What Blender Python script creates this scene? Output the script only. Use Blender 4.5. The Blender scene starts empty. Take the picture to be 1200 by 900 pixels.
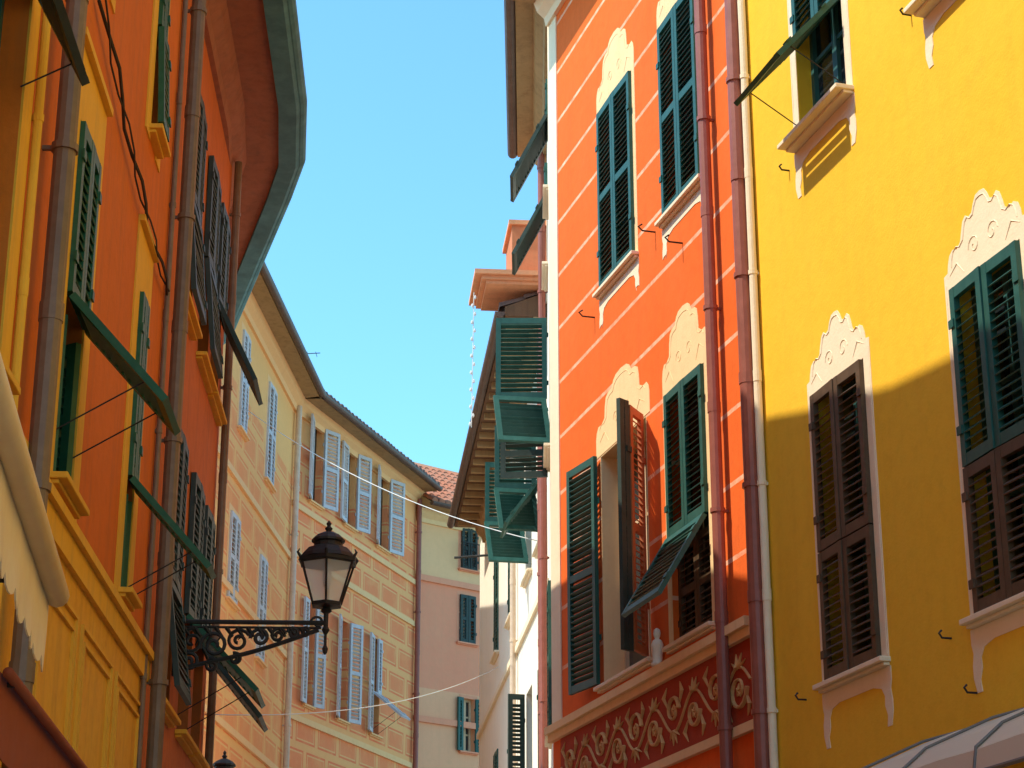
import bpy, bmesh, math, random
from mathutils import Vector, Matrix
random.seed(7)
R=math.radians
scene=bpy.context.scene
COL=scene.collection
# ---------------------------------------------------------------- survey camera
PITCH=R(19.5); F=2350.0; EYE=Vector((0,0,1.6))
def ray(px,py):
    X=px-600; up=450-py
    return Vector((X, F*math.cos(PITCH)-up*math.sin(PITCH), F*math.sin(PITCH)+up*math.cos(PITCH)))
cam=bpy.data.cameras.new("camera"); cam.lens=36*F/1200; cam.sensor_width=36; cam.clip_end=3000
co=bpy.data.objects.new("camera",cam); COL.objects.link(co)
co.location=EYE; co.rotation_euler=(R(90)+PITCH,0,0); scene.camera=co
scene.view_settings.view_transform='Standard'; scene.view_settings.look='None'; scene.view_settings.exposure=0
# ---------------------------------------------------------------- materials
def newmat(name):
    m=bpy.data.materials.new(name); m.use_nodes=True
    nt=m.node_tree; b=nt.nodes["Principled BSDF"]
    return m,nt,b
def N(nt,t,**k):
    n=nt.nodes.new(t)
    for a,v in k.items(): setattr(n,a,v)
    return n
def mixc(nt,fac,a,b,mode='MIX'):
    n=N(nt,'ShaderNodeMix',data_type='RGBA',blend_type=mode)
    for s,v in ((n.inputs[0],fac),(n.inputs[6],a),(n.inputs[7],b)):
        if isinstance(v,(int,float)): s.default_value=v
        elif isinstance(v,tuple): s.default_value=(v[0],v[1],v[2],1)
        else: nt.links.new(v,s)
    return n.outputs[2]
def mth(nt,op,a,b=0.0):
    n=N(nt,'ShaderNodeMath',operation=op)
    for s,v in ((n.inputs[0],a),(n.inputs[1],b)):
        if isinstance(v,(int,float)): s.default_value=v
        else: nt.links.new(v,s)
    return n.outputs[0]
def noise(nt,vec,scale,detail=4,rough=.6):
    n=N(nt,'ShaderNodeTexNoise'); n.inputs['Scale'].default_value=scale
    n.inputs['Detail'].default_value=detail; n.inputs['Roughness'].default_value=rough
    nt.links.new(vec,n.inputs['Vector']); return n.outputs['Fac']
def ramp(nt,fac,a,b):
    n=N(nt,'ShaderNodeMapRange'); n.inputs[1].default_value=a; n.inputs[2].default_value=b
    nt.links.new(fac,n.inputs[0]); return n.outputs[0]
def plaster(name,col,var=.16,dirt=.25,bands=(),lines=None,panels=None,bump=.25,stain=(.25,.16,.09)):
    m,nt,b=newmat(name)
    tc=N(nt,'ShaderNodeTexCoord').outputs['Object']
    sx=N(nt,'ShaderNodeSeparateXYZ'); nt.links.new(tc,sx.inputs[0]); z=sx.outputs[2]
    rgb=N(nt,'ShaderNodeRGB'); rgb.outputs[0].default_value=(*col,1); c=rgb.outputs[0]
    wob=mth(nt,'ADD',z,mth(nt,'MULTIPLY',noise(nt,tc,14,2),.012))
    if panels:
        w,h,mo,pc,zmax=panels
        cb=N(nt,'ShaderNodeCombineXYZ'); nt.links.new(sx.outputs[0],cb.inputs[0]); nt.links.new(wob,cb.inputs[1])
        def brick(ms,c1,mc):
            bt=N(nt,'ShaderNodeTexBrick'); bt.offset=.5
            for k,v in (('Scale',1),('Brick Width',w),('Row Height',h),('Mortar Size',ms),('Mortar Smooth',.05)): bt.inputs[k].default_value=v
            bt.inputs['Color1'].default_value=(*c1,1); bt.inputs['Color2'].default_value=(*c1,1); bt.inputs['Mortar'].default_value=(*mc,1)
            nt.links.new(cb.outputs[0],bt.inputs['Vector']); return bt.outputs['Color']
        pl=tuple(col[i]*.25+pc[i]*.75 for i in range(3))
        outer=brick(mo,pc,col)
        line=brick(mo*2.0,pl,tuple(min(.95,v*1.03+.02) for v in col))
        isin=brick(mo*1.6,(1,1,1),(0,0,0))
        full=mixc(nt,isin,outer,line)
        fade=mth(nt,'MULTIPLY',mth(nt,'LESS_THAN',z,zmax),ramp(nt,noise(nt,tc,2.5),.1,.5))
        c=mixc(nt,fade,c,full)
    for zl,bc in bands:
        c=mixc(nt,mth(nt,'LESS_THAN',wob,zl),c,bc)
    if lines:
        p,wd,lc,zmin=lines
        fr=mth(nt,'FRACT',mth(nt,'DIVIDE',wob,p))
        ms=mth(nt,'MULTIPLY',mth(nt,'LESS_THAN',fr,wd/p),mth(nt,'GREATER_THAN',z,zmin))
        ms=mth(nt,'MULTIPLY',ms,ramp(nt,noise(nt,tc,5),.15,.6))
        c=mixc(nt,ms,c,lc)
    big=noise(nt,tc,.9,5,.65); fine=noise(nt,tc,7,5,.7)
    c=mixc(nt,mth(nt,'MULTIPLY',ramp(nt,big,.35,.7),var),c,(min(.95,1.25*col[0]),min(.9,1.2*col[1]+.03),1.3*col[2]+.03))
    c=mixc(nt,mth(nt,'MULTIPLY',ramp(nt,fine,.45,.75),var*1.1),c,tuple(v*.6 for v in col))
    mp=N(nt,'ShaderNodeMapping'); mp.inputs['Scale'].default_value=(5,5,.35); nt.links.new(tc,mp.inputs[0])
    st=noise(nt,mp.outputs[0],1.3,5,.7)
    c=mixc(nt,mth(nt,'MULTIPLY',ramp(nt,st,.50,.8),dirt),c,stain)
    sp=noise(nt,tc,2.1,8,.75)
    c=mixc(nt,mth(nt,'MULTIPLY',ramp(nt,sp,.58,.66),dirt),c,tuple(v*.72+.02 for v in col))
    nt.links.new(c,b.inputs['Base Color']); b.inputs['Roughness'].default_value=.9
    b.inputs['Specular IOR Level'].default_value=.15
    bp=N(nt,'ShaderNodeBump'); bp.inputs['Strength'].default_value=bump; bp.inputs['Distance'].default_value=.02
    h=mth(nt,'ADD',mth(nt,'MULTIPLY',noise(nt,tc,45,3),.4),noise(nt,tc,6,4))
    nt.links.new(h,bp.inputs['Height']); nt.links.new(bp.outputs[0],b.inputs['Normal'])
    return m
def paint(name,col,rough=.55,var=.25,metal=0,scale=9,spec=.4,bump=.08):
    m,nt,b=newmat(name)
    tc=N(nt,'ShaderNodeTexCoord').outputs['Object']
    f=noise(nt,tc,scale,5,.7)
    c=mixc(nt,mth(nt,'MULTIPLY',ramp(nt,f,.4,.75),var),col,tuple(min(1,v*1.7+.03) for v in col))
    f2=noise(nt,tc,scale*.3,3)
    c=mixc(nt,mth(nt,'MULTIPLY',ramp(nt,f2,.5,.8),var),c,tuple(v*.45 for v in col))
    nt.links.new(c,b.inputs['Base Color']); b.inputs['Roughness'].default_value=rough; b.inputs['Metallic'].default_value=metal
    b.inputs['Specular IOR Level'].default_value=spec
    bp=N(nt,'ShaderNodeBump'); bp.inputs['Strength'].default_value=bump; nt.links.new(noise(nt,tc,60,3),bp.inputs['Height']); nt.links.new(bp.outputs[0],b.inputs['Normal'])
    return m
M_YEL=plaster('yellow_plaster',(.94,.535,.035),var=.18,dirt=.2,stain=(.75,.32,.03))
M_RED=plaster('red_plaster',(.87,.15,.022),var=.22,dirt=.24,lines=(.66,.042,(.94,.58,.38),5.6),stain=(.5,.08,.02))
M_ORA=plaster('orange_plaster',(.68,.165,.015),var=.25,dirt=.45,bands=((4.72,(.82,.45,.045)),),stain=(.3,.12,.04))
M_ORB=plaster('burnt_orange_plaster',(.58,.16,.035),var=.3,dirt=.55,stain=(.22,.1,.05))
M_OCH=plaster('ochre_paint',(.84,.45,.045),var=.18,dirt=.35)
M_CRM=plaster('cream_stucco',(.93,.76,.53),var=.12,dirt=.15,stain=(.6,.42,.22))
M_CRY=plaster('cream_yellow_stucco',(.94,.64,.33),var=.16,dirt=.25,stain=(.75,.36,.15))
M_WHT=plaster('whitewashed_plaster',(.94,.84,.68),var=.12,dirt=.25,stain=(.55,.4,.25))
M_L3=plaster('cream_and_salmon_plaster',(.97,.49,.17),var=.12,dirt=.16,panels=(1.25,.72,.08,(.95,.28,.10),13.3),stain=(.75,.30,.12))
M_L4=plaster('salmon_panelled_plaster',(.97,.45,.17),var=.12,dirt=.16,panels=(1.1,.62,.075,(.94,.21,.085),14.2),stain=(.75,.26,.10))
M_TRP=plaster('peach_trim',(.97,.55,.25),var=.1,dirt=.15,stain=(.7,.35,.18))
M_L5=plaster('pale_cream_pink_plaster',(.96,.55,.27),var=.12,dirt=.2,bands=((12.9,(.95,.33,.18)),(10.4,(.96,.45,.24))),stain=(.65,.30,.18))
M_PKT=plaster('pink_trim',(.93,.36,.2),var=.12,dirt=.2,stain=(.6,.3,.18))
M_FRZ=plaster('dark_red_frieze',(.42,.06,.025),var=.2,dirt=.1)
M_GLD=paint('frieze_gold',(.70,.36,.13),.8,.35)
M_SOF=plaster('weathered_brown_soffit',(.38,.16,.10),var=.45,dirt=.85,stain=(.20,.12,.09))
M_SOC=plaster('brown_soffit',(.42,.27,.13),var=.3,dirt=.6,stain=(.16,.09,.05))
M_SOD=plaster('dark_wood_soffit',(.17,.09,.05),var=.3,dirt=.6,stain=(.06,.04,.03))
M_BRK=plaster('old_brick',(.60,.21,.10),var=.3,dirt=.4)
M_TER=plaster('terracotta',(.78,.34,.17),var=.3,dirt=.4)
M_GRN=paint('green_shutter_paint',(.014,.085,.065),.5,.35)
M_GRL=paint('bright_green_shutter_paint',(.012,.095,.04),.5,.35)
M_BRN=paint('shade_tone_brown_shutter',(.09,.05,.022),.6,.4)  # brown stands in for green shutters in warm shade
M_ORL=paint('lit_tone_red_brown_shutter',(.46,.13,.04),.6,.3)  # sunlit look of the folded leaf is put into this colour
M_DKG=paint('dark_shutter_paint',(.025,.045,.035),.55,.3)
M_BLU=paint('grey_blue_shutter_paint',(.55,.53,.54),.6,.2)
M_PIP=paint('red_brown_downpipe',(.30,.085,.055),.45,.3)
M_PIB=paint('grey_brown_downpipe',(.19,.12,.07),.5,.35)
M_PIG=paint('grey_downpipe',(.66,.48,.34),.5,.3)
M_GUT=paint('teal_blue_eaves_paint',(.05,.20,.27),.7,.7,scale=4)
M_GUB=paint('brown_gutter',(.10,.055,.04),.5,.5)
M_IRN=paint('black_iron',(.028,.024,.02),.6,.4,metal=.2)
M_WFR=paint('teal_window_wood',(.03,.12,.11),.5,.2)
M_WFC=paint('cream_window_wood',(.7,.5,.3),.6,.2)
M_GLS=paint('dark_window_glass',(.02,.028,.032),.06,.1,spec=.8,bump=0)
M_CRD=paint('pale_cord',(.75,.72,.68),.7,.1)
M_CLD=paint('dark_cable',(.03,.025,.02),.7,.1)
M_CAN=paint('cream_canvas',(.84,.64,.42),.9,.2)
M_RCN=paint('rust_canvas',(.28,.06,.022),.9,.2)
M_WHP=paint('white_paint',(.75,.74,.72),.5,.1)
M_GRP=paint('dark_grey_paint',(.16,.15,.14),.5,.3)
def tilemat():
    m,nt,b=newmat('terracotta_tiles')
    tc=N(nt,'ShaderNodeTexCoord').outputs['Object']
    f=noise(nt,tc,6,4,.7); g=noise(nt,tc,1.2,3)
    c=mixc(nt,ramp(nt,f,.35,.7),(.54,.17,.08),(.28,.11,.06)); c=mixc(nt,mth(nt,'MULTIPLY',ramp(nt,g,.45,.75),.5),c,(.34,.26,.19))
    nt.links.new(c,b.inputs['Base Color']); b.inputs['Roughness'].default_value=.9; return m
M_TIL=tilemat()
M_TDK=paint('weathered_grey_tile',(.13,.08,.065),.9,.5)
def lampglass():
    m,nt,b=newmat('frosted_lamp_glass'); b.inputs['Base Color'].default_value=(.98,.93,.82,1); b.inputs['Roughness'].default_value=.3
    b.inputs['Transmission Weight'].default_value=.1; b.inputs['IOR'].default_value=1.2; b.inputs['Alpha'].default_value=.45; return m
M_LGL=lampglass()
def canopymat():
    m,nt,b=newmat('milky_canopy_sheet'); b.inputs['Base Color'].default_value=(.80,.72,.58,1); b.inputs['Roughness'].default_value=.8
    b.inputs['Transmission Weight'].default_value=.2; b.inputs['IOR'].default_value=1.1; b.inputs['Specular IOR Level'].default_value=.1; return m
M_CNP=canopymat()
def paving():
    m,nt,b=newmat('stone_paving'); tc=N(nt,'ShaderNodeTexCoord').outputs['Object']
    bt=N(nt,'ShaderNodeTexBrick'); bt.inputs['Scale'].default_value=1; bt.inputs['Brick Width'].default_value=.7; bt.inputs['Row Height'].default_value=.35; bt.inputs['Mortar Size'].default_value=.01
    bt.inputs['Color1'].default_value=(.42,.36,.29,1); bt.inputs['Color2'].default_value=(.35,.30,.24,1); bt.inputs['Mortar'].default_value=(.1,.09,.08,1)
    nt.links.new(tc,bt.inputs['Vector']); nt.links.new(bt.outputs['Color'],b.inputs['Base Color']); b.inputs['Roughness'].default_value=.7; return m
M_PAV=paving()
# ---------------------------------------------------------------- mesh helpers
MW={}
def mk(name,bm,mats,parent=None,M=None,label=None,smooth=False):
    bmesh.ops.recalc_face_normals(bm,faces=bm.faces[:])
    me=bpy.data.meshes.new(name); bm.to_mesh(me); bm.free()
    for m in (mats if isinstance(mats,(list,tuple)) else [mats]): me.materials.append(m)
    if smooth:
        for p in me.polygons: p.use_smooth=True
    o=bpy.data.objects.new(name,me); COL.objects.link(o)
    place(o,parent,M)
    if label: o["label"]=label
    return o
def place(o,parent,M):
    if M is None: M=MW[parent.name].copy() if parent else Matrix.Identity(4)
    MW[o.name]=M.copy()
    if parent:
        o.parent=parent; o.matrix_parent_inverse=Matrix.Identity(4); o.matrix_basis=MW[parent.name].inverted()@M
    else: o.matrix_basis=M
def empty(name,M,label,cat,group=None):
    o=bpy.data.objects.new(name,None); o.empty_display_size=.3; COL.objects.link(o); place(o,None,M)
    o["label"]=label; o["category"]=cat
    if group: o["group"]=group
    return o
def box(bm,x0,x1,y0,y1,z0,z1,mi=0,M=None):
    vs=[Vector((x,y,z)) for x in (x0,x1) for y in (y0,y1) for z in (z0,z1)]
    if M is not None: vs=[M@v for v in vs]
    v=[bm.verts.new(p) for p in vs]
    for f in ((0,1,3,2),(4,6,7,5),(0,4,5,1),(2,3,7,6),(0,2,6,4),(1,5,7,3)):
        fc=bm.faces.new([v[i] for i in f]); fc.material_index=mi
def tube(bm,pts,r,n=6,mi=0,closed=False,sq=1.0):
    pts=[Vector(p) for p in pts]; rings=[]
    L=len(pts); rr=r if isinstance(r,(list,tuple)) else [r]*L
    up=None
    for i,p in enumerate(pts):
        a=pts[max(i-1,0)]; c=pts[min(i+1,L-1)]
        t=(c-a).normalized()
        if up is None:
            up=Vector((0,0,1)) if abs(t.z)<.9 else Vector((1,0,0))
        s=t.cross(up)
        if s.length<1e-4: s=t.cross(Vector((0,1,0)))
        s.normalize(); up=s.cross(t).normalized()
        rings.append([bm.verts.new(p+s*math.cos(k*2*math.pi/n)*rr[i]+up*math.sin(k*2*math.pi/n)*rr[i]*sq) for k in range(n)])
    for i in range(L-1):
        for k in range(n):
            f=bm.faces.new((rings[i][k],rings[i][(k+1)%n],rings[i+1][(k+1)%n],rings[i+1][k])); f.material_index=mi
    for rg in (rings[0],rings[-1]):
        f=bm.faces.new(rg); f.material_index=mi
def lathe(bm,prof,n=12,mi=0,c=(0,0,0),rot=0):
    rings=[]
    for r,z in prof: rings.append([bm.verts.new((c[0]+r*math.cos(rot+k*2*math.pi/n),c[1]+r*math.sin(rot+k*2*math.pi/n),c[2]+z)) for k in range(n)])
    for i in range(len(prof)-1):
        for k in range(n):
            f=bm.faces.new((rings[i][k],rings[i][(k+1)%n],rings[i+1][(k+1)%n],rings[i+1][k])); f.material_index=mi
    for rg in (rings[0],rings[-1]):
        f=bm.faces.new(rg); f.material_index=mi
def prism(bm,pts,y0,y1,mi=0):
    a=[bm.verts.new((p[0],y0,p[1])) for p in pts]; b=[bm.verts.new((p[0],y1,p[1])) for p in pts]
    bm.faces.new(a).material_index=mi; bm.faces.new(b).material_index=mi
    n=len(pts)
    for i in range(n): bm.faces.new((a[i],a[(i+1)%n],b[(i+1)%n],b[i])).material_index=mi
# ---------------------------------------------------------------- wall frame
class Wall:
    def __init__(s,p0,p1):
        s.p0=Vector((p0[0],p0[1])); s.p1=Vector((p1[0],p1[1])); d=s.p1-s.p0; s.L=d.length; s.d=d/s.L; s.n=Vector((-s.d.y,s.d.x))
        s.M=Matrix(((s.d.x,s.n.x,0,s.p0.x),(s.d.y,s.n.y,0,s.p0.y),(0,0,1,0),(0,0,0,1)))
    def W(s,u,y,z): return s.M@Vector((u,y,z))
    def pix(s,px,py,off=0):
        r=ray(px,py); q=s.p0+s.n*off
        den=r.x*s.n.x+r.y*s.n.y
        t=((q.x-EYE.x)*s.n.x+(q.y-EYE.y)*s.n.y)/den
        P=EYE+r*t
        return ((P.x-s.p0.x)*s.d.x+(P.y-s.p0.y)*s.d.y, P.z)
    def rect(s,a,b):
        A=s.pix(*a); B=s.pix(*b)
        return (min(A[0],B[0]),max(A[0],B[0]),min(A[1],B[1]),max(A[1],B[1]))
def facade(B,W,u0,u1,z1,holes,mat,depth=5,rev=.24,z0=0,label=None,name='wall'):
    bm=bmesh.new()
    us=sorted({u0,u1}|{h[0] for h in holes}|{h[1] for h in holes}); zs=sorted({z0,z1}|{h[2] for h in holes}|{h[3] for h in holes})
    us=[u for u in us if u0<=u<=u1]; zs=[z for z in zs if z0<=z<=z1]
    V={}
    def v(u,y,z):
        k=(round(u,5),round(y,5),round(z,5))
        if k not in V: V[k]=bm.verts.new((u,y,z))
        return V[k]
    for i in range(len(us)-1):
        for j in range(len(zs)-1):
            cu=(us[i]+us[i+1])/2; cz=(zs[j]+zs[j+1])/2
            if any(h[0]<cu<h[1] and h[2]<cz<h[3] for h in holes): continue
            bm.faces.new((v(us[i],0,zs[j]),v(us[i+1],0,zs[j]),v(us[i+1],0,zs[j+1]),v(us[i],0,zs[j+1])))
    for h in holes:
        a,b,c,d=h; 
        q=[(a,c),(b,c),(b,d),(a,d)]
        for i in range(4):
            p,r=q[i],q[(i+1)%4]
            bm.faces.new([bm.verts.new(x) for x in ((p[0],0,p[1]),(r[0],0,r[1]),(r[0],-rev,r[1]),(p[0],-rev,p[1]))])
        bm.faces.new([bm.verts.new((x[0],-rev,x[1])) for x in q])
    def quad(*ps): bm.faces.new([bm.verts.new(p) for p in ps])
    quad((u0,0,z0),(u0,-depth,z0),(u0,-depth,z1),(u0,0,z1)); quad((u1,0,z0),(u1,-depth,z0),(u1,-depth,z1),(u1,0,z1))
    quad((u0,-depth,z0),(u1,-depth,z0),(u1,-depth,z1),(u0,-depth,z1)); quad((u0,0,z1),(u1,0,z1),(u1,-depth,z1),(u0,-depth,z1))
    bmesh.ops.remove_doubles(bm,verts=bm.verts[:],dist=1e-4)
    return mk(name,bm,mat,B,W.M,label)
def leafmesh(w,h,sx,top=False,pitch=.062,rails=1):
    bm=bmesh.new(); st=.065; th=.022
    z0,z1=(-h,0) if top else (0,h)
    def bx(a,b,y0,y1,c,d): box(bm,min(a*sx,b*sx),max(a*sx,b*sx),y0,y1,c,d)
    bx(0,st,-th,th,z0,z1); bx(w-st,w,-th,th,z0,z1)
    zr=[z0,z1-.08]+([ (z0+z1)/2-.04] if rails else [])
    for z in zr: bx(st,w-st,-th*.9,th*.9,z,z+.08)
    n=int((h-.16)/pitch)
    for i in range(n):
        z=z0+.1+(i+.3)*pitch
        if rails and abs(z-(z0+z1)/2)<.06: continue
        if z>z1-.11: break
        M=Matrix.Translation((0,0,z))@Matrix.Rotation(R(-38+random.uniform(-4,4)),4,'X')@Matrix.Rotation(R(random.uniform(-.6,.6)),4,'Y')
        box(bm,min(st*sx,(w-st)*sx),max(st*sx,(w-st)*sx),-.026,.026,-.005,.005,0,M)
    for z in (z0+.2*h,z0+.8*h): bx(-.02,.05,th,th+.012,z-.03,z+.03)
    return bm
def leaf(win,W,side,r,zl,zh,ang,mat,yo=.035,frac=.5,pitch=.062,rails=1,w=None,label=None,tilt=0):
    w=w or (r[1]-r[0])*frac-.004; sx=1 if side=='a' else -1
    u=r[0] if side=='a' else r[1]
    if tilt:
        M=W.M@Matrix.Translation((u,yo,zh))@Matrix.Rotation(R(ang)*sx,4,'Z')@Matrix.Rotation(R(tilt),4,'X')
        return mk('shutter_flap',leafmesh(w,zh-zl,sx,True,pitch,0),mat,win,M,label)
    M=W.M@Matrix.Translation((u,yo,zl))@Matrix.Rotation(R(ang)*sx,4,'Z')
    return mk('shutter',leafmesh(w,zh-zl,sx,False,pitch,rails),mat,win,M,label)
def flap(win,W,ua,ub,zt,h,ang,mat,yo=.04,label="shutter flap propped outward",stay=True):
    M=W.M@Matrix.Translation((ua,yo,zt))@Matrix.Rotation(R(ang),4,'X')
    o=mk('shutter_flap',leafmesh(ub-ua,h,1,True,.062,0),mat,win,M,label)
    if stay and ang>10:
        e=(h*math.sin(R(ang)),h*math.cos(R(ang)))
        for u in (ua+.04,ub-.04):
            bm=bmesh.new(); tube(bm,[(u,.0,zt-h*.95),(u,.04+e[0]*.8,zt-e[1]*.8)],.005,5)
            mk('iron_stay',bm,M_IRN,win,W.M)
    return o
def window(B,W,r,wood=M_WFR,depth=.2,label=None,bars=2):
    u0,u1,z0,z1=r; bm=bmesh.new(); t=.055; ya,yb=-depth,-depth+.07
    box(bm,u0,u0+t,ya,yb,z0,z1); box(bm,u1-t,u1,ya,yb,z0,z1); box(bm,u0+t,u1-t,ya,yb,z0,z0+t); box(bm,u0+t,u1-t,ya,yb,z1-t,z1)
    m=(u0+u1)/2; box(bm,m-.04,m+.04,ya,yb-.005,z0+t,z1-t)
    for i in range(bars):
        z=z0+(z1-z0)*(i+1)/(bars+1); box(bm,u0+t,m-.04,ya,yb-.015,z-.018,z+.018); box(bm,m+.04,u1-t,ya,yb-.015,z-.018,z+.018)
    win=mk('window',bm,wood,B,W.M,label)
    bm=bmesh.new(); box(bm,u0+t*.5,u1-t*.5,-depth+.02,-depth+.03,z0+t*.5,z1-t*.5)
    mk('window_pane',bm,M_GLS,win,W.M)
    return win
def sill(win,W,r,mat,out=.085,ext=.1,th=.04,ears=0):
    bm=bmesh.new(); u0,u1,z0,_=r
    box(bm,u0-ext,u1+ext,-.1,out,z0-th,z0-.002); box(bm,u0-ext+.02,u1+ext-.02,-.02,out*.55,z0-th-.025,z0-th-.001)
    o=mk('sill',bm,mat,win,W.M)
    bv=o.modifiers.new('b','BEVEL'); bv.width=.006; bv.segments=2; bv.limit_method='ANGLE'
    if ears:
        bm=bmesh.new(); zt=z0-th-.028; a,b=u0-ext,u1+ext; th2=.005
        half=[(0,0),(0,-.1),(.02,-.16),(.0,-.24),(.0,-.32),(.035,-ears),(.10,-ears),(.085,-.34),(.12,-.27),(.115,-.2),(.16,-.14),(.3,-.11)]
        pts=[(a+x,zt+z) for x,z in half]+[(b-x,zt+z) for x,z in reversed(half)]
        prism(bm,pts,0,th2); mk('sill_ornament',bm,mat,win,W.M)
HP=[(0,1),(.1,.985),(.17,.9),(.22,.8),(.3,.78),(.38,.83),(.45,.78),(.5,.66),(.54,.54),(.64,.48),(.74,.52),(.83,.47),(.88,.36),(.9,.26),(1,.24),(1,0)]
HQ=[(0,1),(.2,.98),(.3,.93),(.36,.84),(.5,.83),(.6,.78),(.64,.66),(.66,.5),(.78,.44),(.9,.45),(.97,.38),(1,.28),(1,0)]
def surround(win,W,r,mat,fw=.11,ph=.5,th=.005,side=True,orn=True,H=HP):
    u0,u1,z0,z1=r; bm=bmesh.new(); m=(u0+u1)/2; hw=(u1-u0)/2+fw
    if ph<=0: rt=[(m+hw,z1+fw)]; lf=[(m-hw,z1+fw)]
    else:
        rt=[(m+a*hw,z1+b*ph) for a,b in H]; lf=[(m-a*hw,z1+b*ph) for a,b in reversed(H[1:])]
        if not side: rt[-1]=(rt[-1][0],z1+.003); lf[0]=(lf[0][0],z1+.003)
    if side: mid=[(u1+fw,z0),(u1+.002,z0),(u1+.002,z1+.003),(u0-.002,z1+.003),(u0-.002,z0),(u0-fw,z0)]
    else: mid=[]
    if side and ph>0: rt=rt[:-1]; lf=lf[1:]
    prism(bm,rt+mid+lf,0,th)
    if orn and ph>0:
        q_=.6 if H is HP else .45
        s=[(m+a*hw*.88,th,z1+.04+b*ph*.86) for a,b in H[:-2]]
        full=[(2*m-p[0],p[1],p[2]) for p in reversed(s[1:])]+s
        tube(bm,full,.009*q_,5)
        for sg in (1,-1):
            sp=[]
            for k in range(16):
                a=k*.5; rr=.08*(1-k/18)
                sp.append((m+sg*(.22*hw+rr*math.cos(a)),th,z1+ph*.36+rr*math.sin(a)))
            tube(bm,sp,.009*q_,5)
            tube(bm,[(m+sg*hw*.5,th,z1+ph*.12),(m+sg*hw*.66,th,z1+ph*.3),(m+sg*hw*.85,th,z1+ph*.2)],[.003,.011*q_,.003],5)
            if side: tube(bm,[(m+sg*(hw-.02),th,z0+.02),(m+sg*(hw-.02),th,z1+ph*.12)],.008*q_,5)
    return mk('window_surround',bm,mat,win,W.M)
def pipe(B,W,u,z0,z1,r,mat,out=.1,step=1.9,name='drainpipe'):
    bm=bmesh.new(); n=int((z1-z0)/.8)+1
    pts=[(u+random.uniform(-.006,.006),out,z0+(z1-z0)*i/n) for i in range(n+1)]
    tube(bm,pts,r,12)
    z=z0+.7
    while z<z1:
        tube(bm,[(u,out,z-.02),(u,out,z+.02)],r*1.22,12); box(bm,u-.012,u+.012,-.0,out,z-.012,z+.012)
        tube(bm,[(u,out,z+.9),(u,out,z+1.0)],r*1.1,12)
        z+=step
    mk(name,bm,mat,B,W.M,smooth=False)
def strip(B,W,name,u0,u1,y1,z0,z1,mat,y0=0):
    bm=bmesh.new(); box(bm,u0,u1,y0,y1,z0,z1); return mk(name,bm,mat,B,W.M)
def offs(path,o):
    out=[]; n=len(path)
    ns=[]
    for i in range(n-1):
        d=(Vector(path[i+1])-Vector(path[i])).normalized(); ns.append(Vector((-d.y,d.x)))
    for i in range(n):
        if i==0: v=ns[0]*o
        elif i==n-1: v=ns[-1]*o
        else:
            b=(ns[i-1]+ns[i]).normalized(); v=b*(o/max(.3,b.dot(ns[i])))
        out.append(Vector(path[i])+v)
    return out
def sweep(bm,path,prof,mi=0):
    cols=[[ (p.x,p.y,z) for p in offs(path,o)] for o,z in prof]
    vs=[[bm.verts.new(c) for c in col] for col in cols]; n=len(path); m=len(prof)
    for j in range(m):
        k=(j+1)%m
        for i in range(n-1):
            bm.faces.new((vs[j][i],vs[j][i+1],vs[k][i+1],vs[k][i])).material_index=mi
    bm.faces.new([vs[j][0] for j in range(m)]).material_index=mi; bm.faces.new([vs[j][-1] for j in range(m)]).material_index=mi
def roof(B,path,z,over,sof,tile,gut=None,pitch=22,depth=4,tl=.7,th=.1,mould=None,tiles=True,tover=.07):
    path=[Vector(p) for p in path]; Minv=MW[B.name].inverted(); tp=math.tan(R(pitch))
    bm=bmesh.new()
    sweep(bm,path,[(-depth,z),(over,z),(over,z+th),(-depth,z+th+(over+depth)*tp)],0)
    for i in range(len(path)-1):
        if not tiles: break
        a,b=path[i],path[i+1]; d=(b-a); L=d.length; d/=L; n=Vector((-d.y,d.x))
        k=int(L/.2)
        for j in range(k):
            c=a+d*(L*(j+.5)/k); o0=over+tover+random.uniform(-.015,.015)
            seg=max(2,int(tl/.4))
            for s in range(seg):
                oa=o0-tl*s/seg*1.0; ob=o0-tl*(s+1)/seg-.03
                ra,rb=.095,.075
                pa=c+n*oa; pb=c+n*ob
                za=z+th+.012+(over-oa)*tp+.015; zb=z+th+.012+(over-ob)*tp
                ring=[]
                for (p,zz,r_) in ((pa,za,ra),(pb,zb,rb)):
                    ring.append([bm.verts.new((p.x+d.x*r_*math.cos(t),p.y+d.y*r_*math.cos(t),zz+r_*math.sin(t))) for t in [math.pi*q/5 for q in range(6)]])
                for q in range(5):
                    bm.faces.new((ring[0][q],ring[0][q+1],ring[1][q+1],ring[1][q])).material_index=1
                bm.faces.new(ring[0]).material_index=1
    bm.transform(Minv)
    rf=mk('roof',bm,[sof,tile],B)
    if gut:
        bm=bmesh.new(); g=over+.07; pr=[]
        for q in range(8):
            t=math.pi*q/7; pr.append((g-.075*math.cos(t)*1.0,z+.06-.085*math.sin(t)))
        sweep(bm,path,pr,0); bm.transform(Minv); mk('gutter',bm,gut,B)
    if mould:
        bm=bmesh.new(); sweep(bm,path,[(-.02,z-.30),(.05,z-.30),(.07,z-.2),(.16,z-.12),(.2,z-.003),(-.02,z-.003)]); bm.transform(Minv); mk('cornice',bm,mould,B)
    return rf
# ---------------------------------------------------------------- plan
AZR=R(-16.1); dR=Vector((math.sin(AZR),math.cos(AZR))); footR=Vector((math.cos(AZR),-math.sin(AZR)))*6.5
PR=lambda s: footR+dR*s
AZL=R(-2.5); dL=Vector((math.sin(AZL),math.cos(AZL))); footL=-Vector((math.cos(AZL),-math.sin(AZL)))*2.1
PL=lambda s: footL+dL*s
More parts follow.
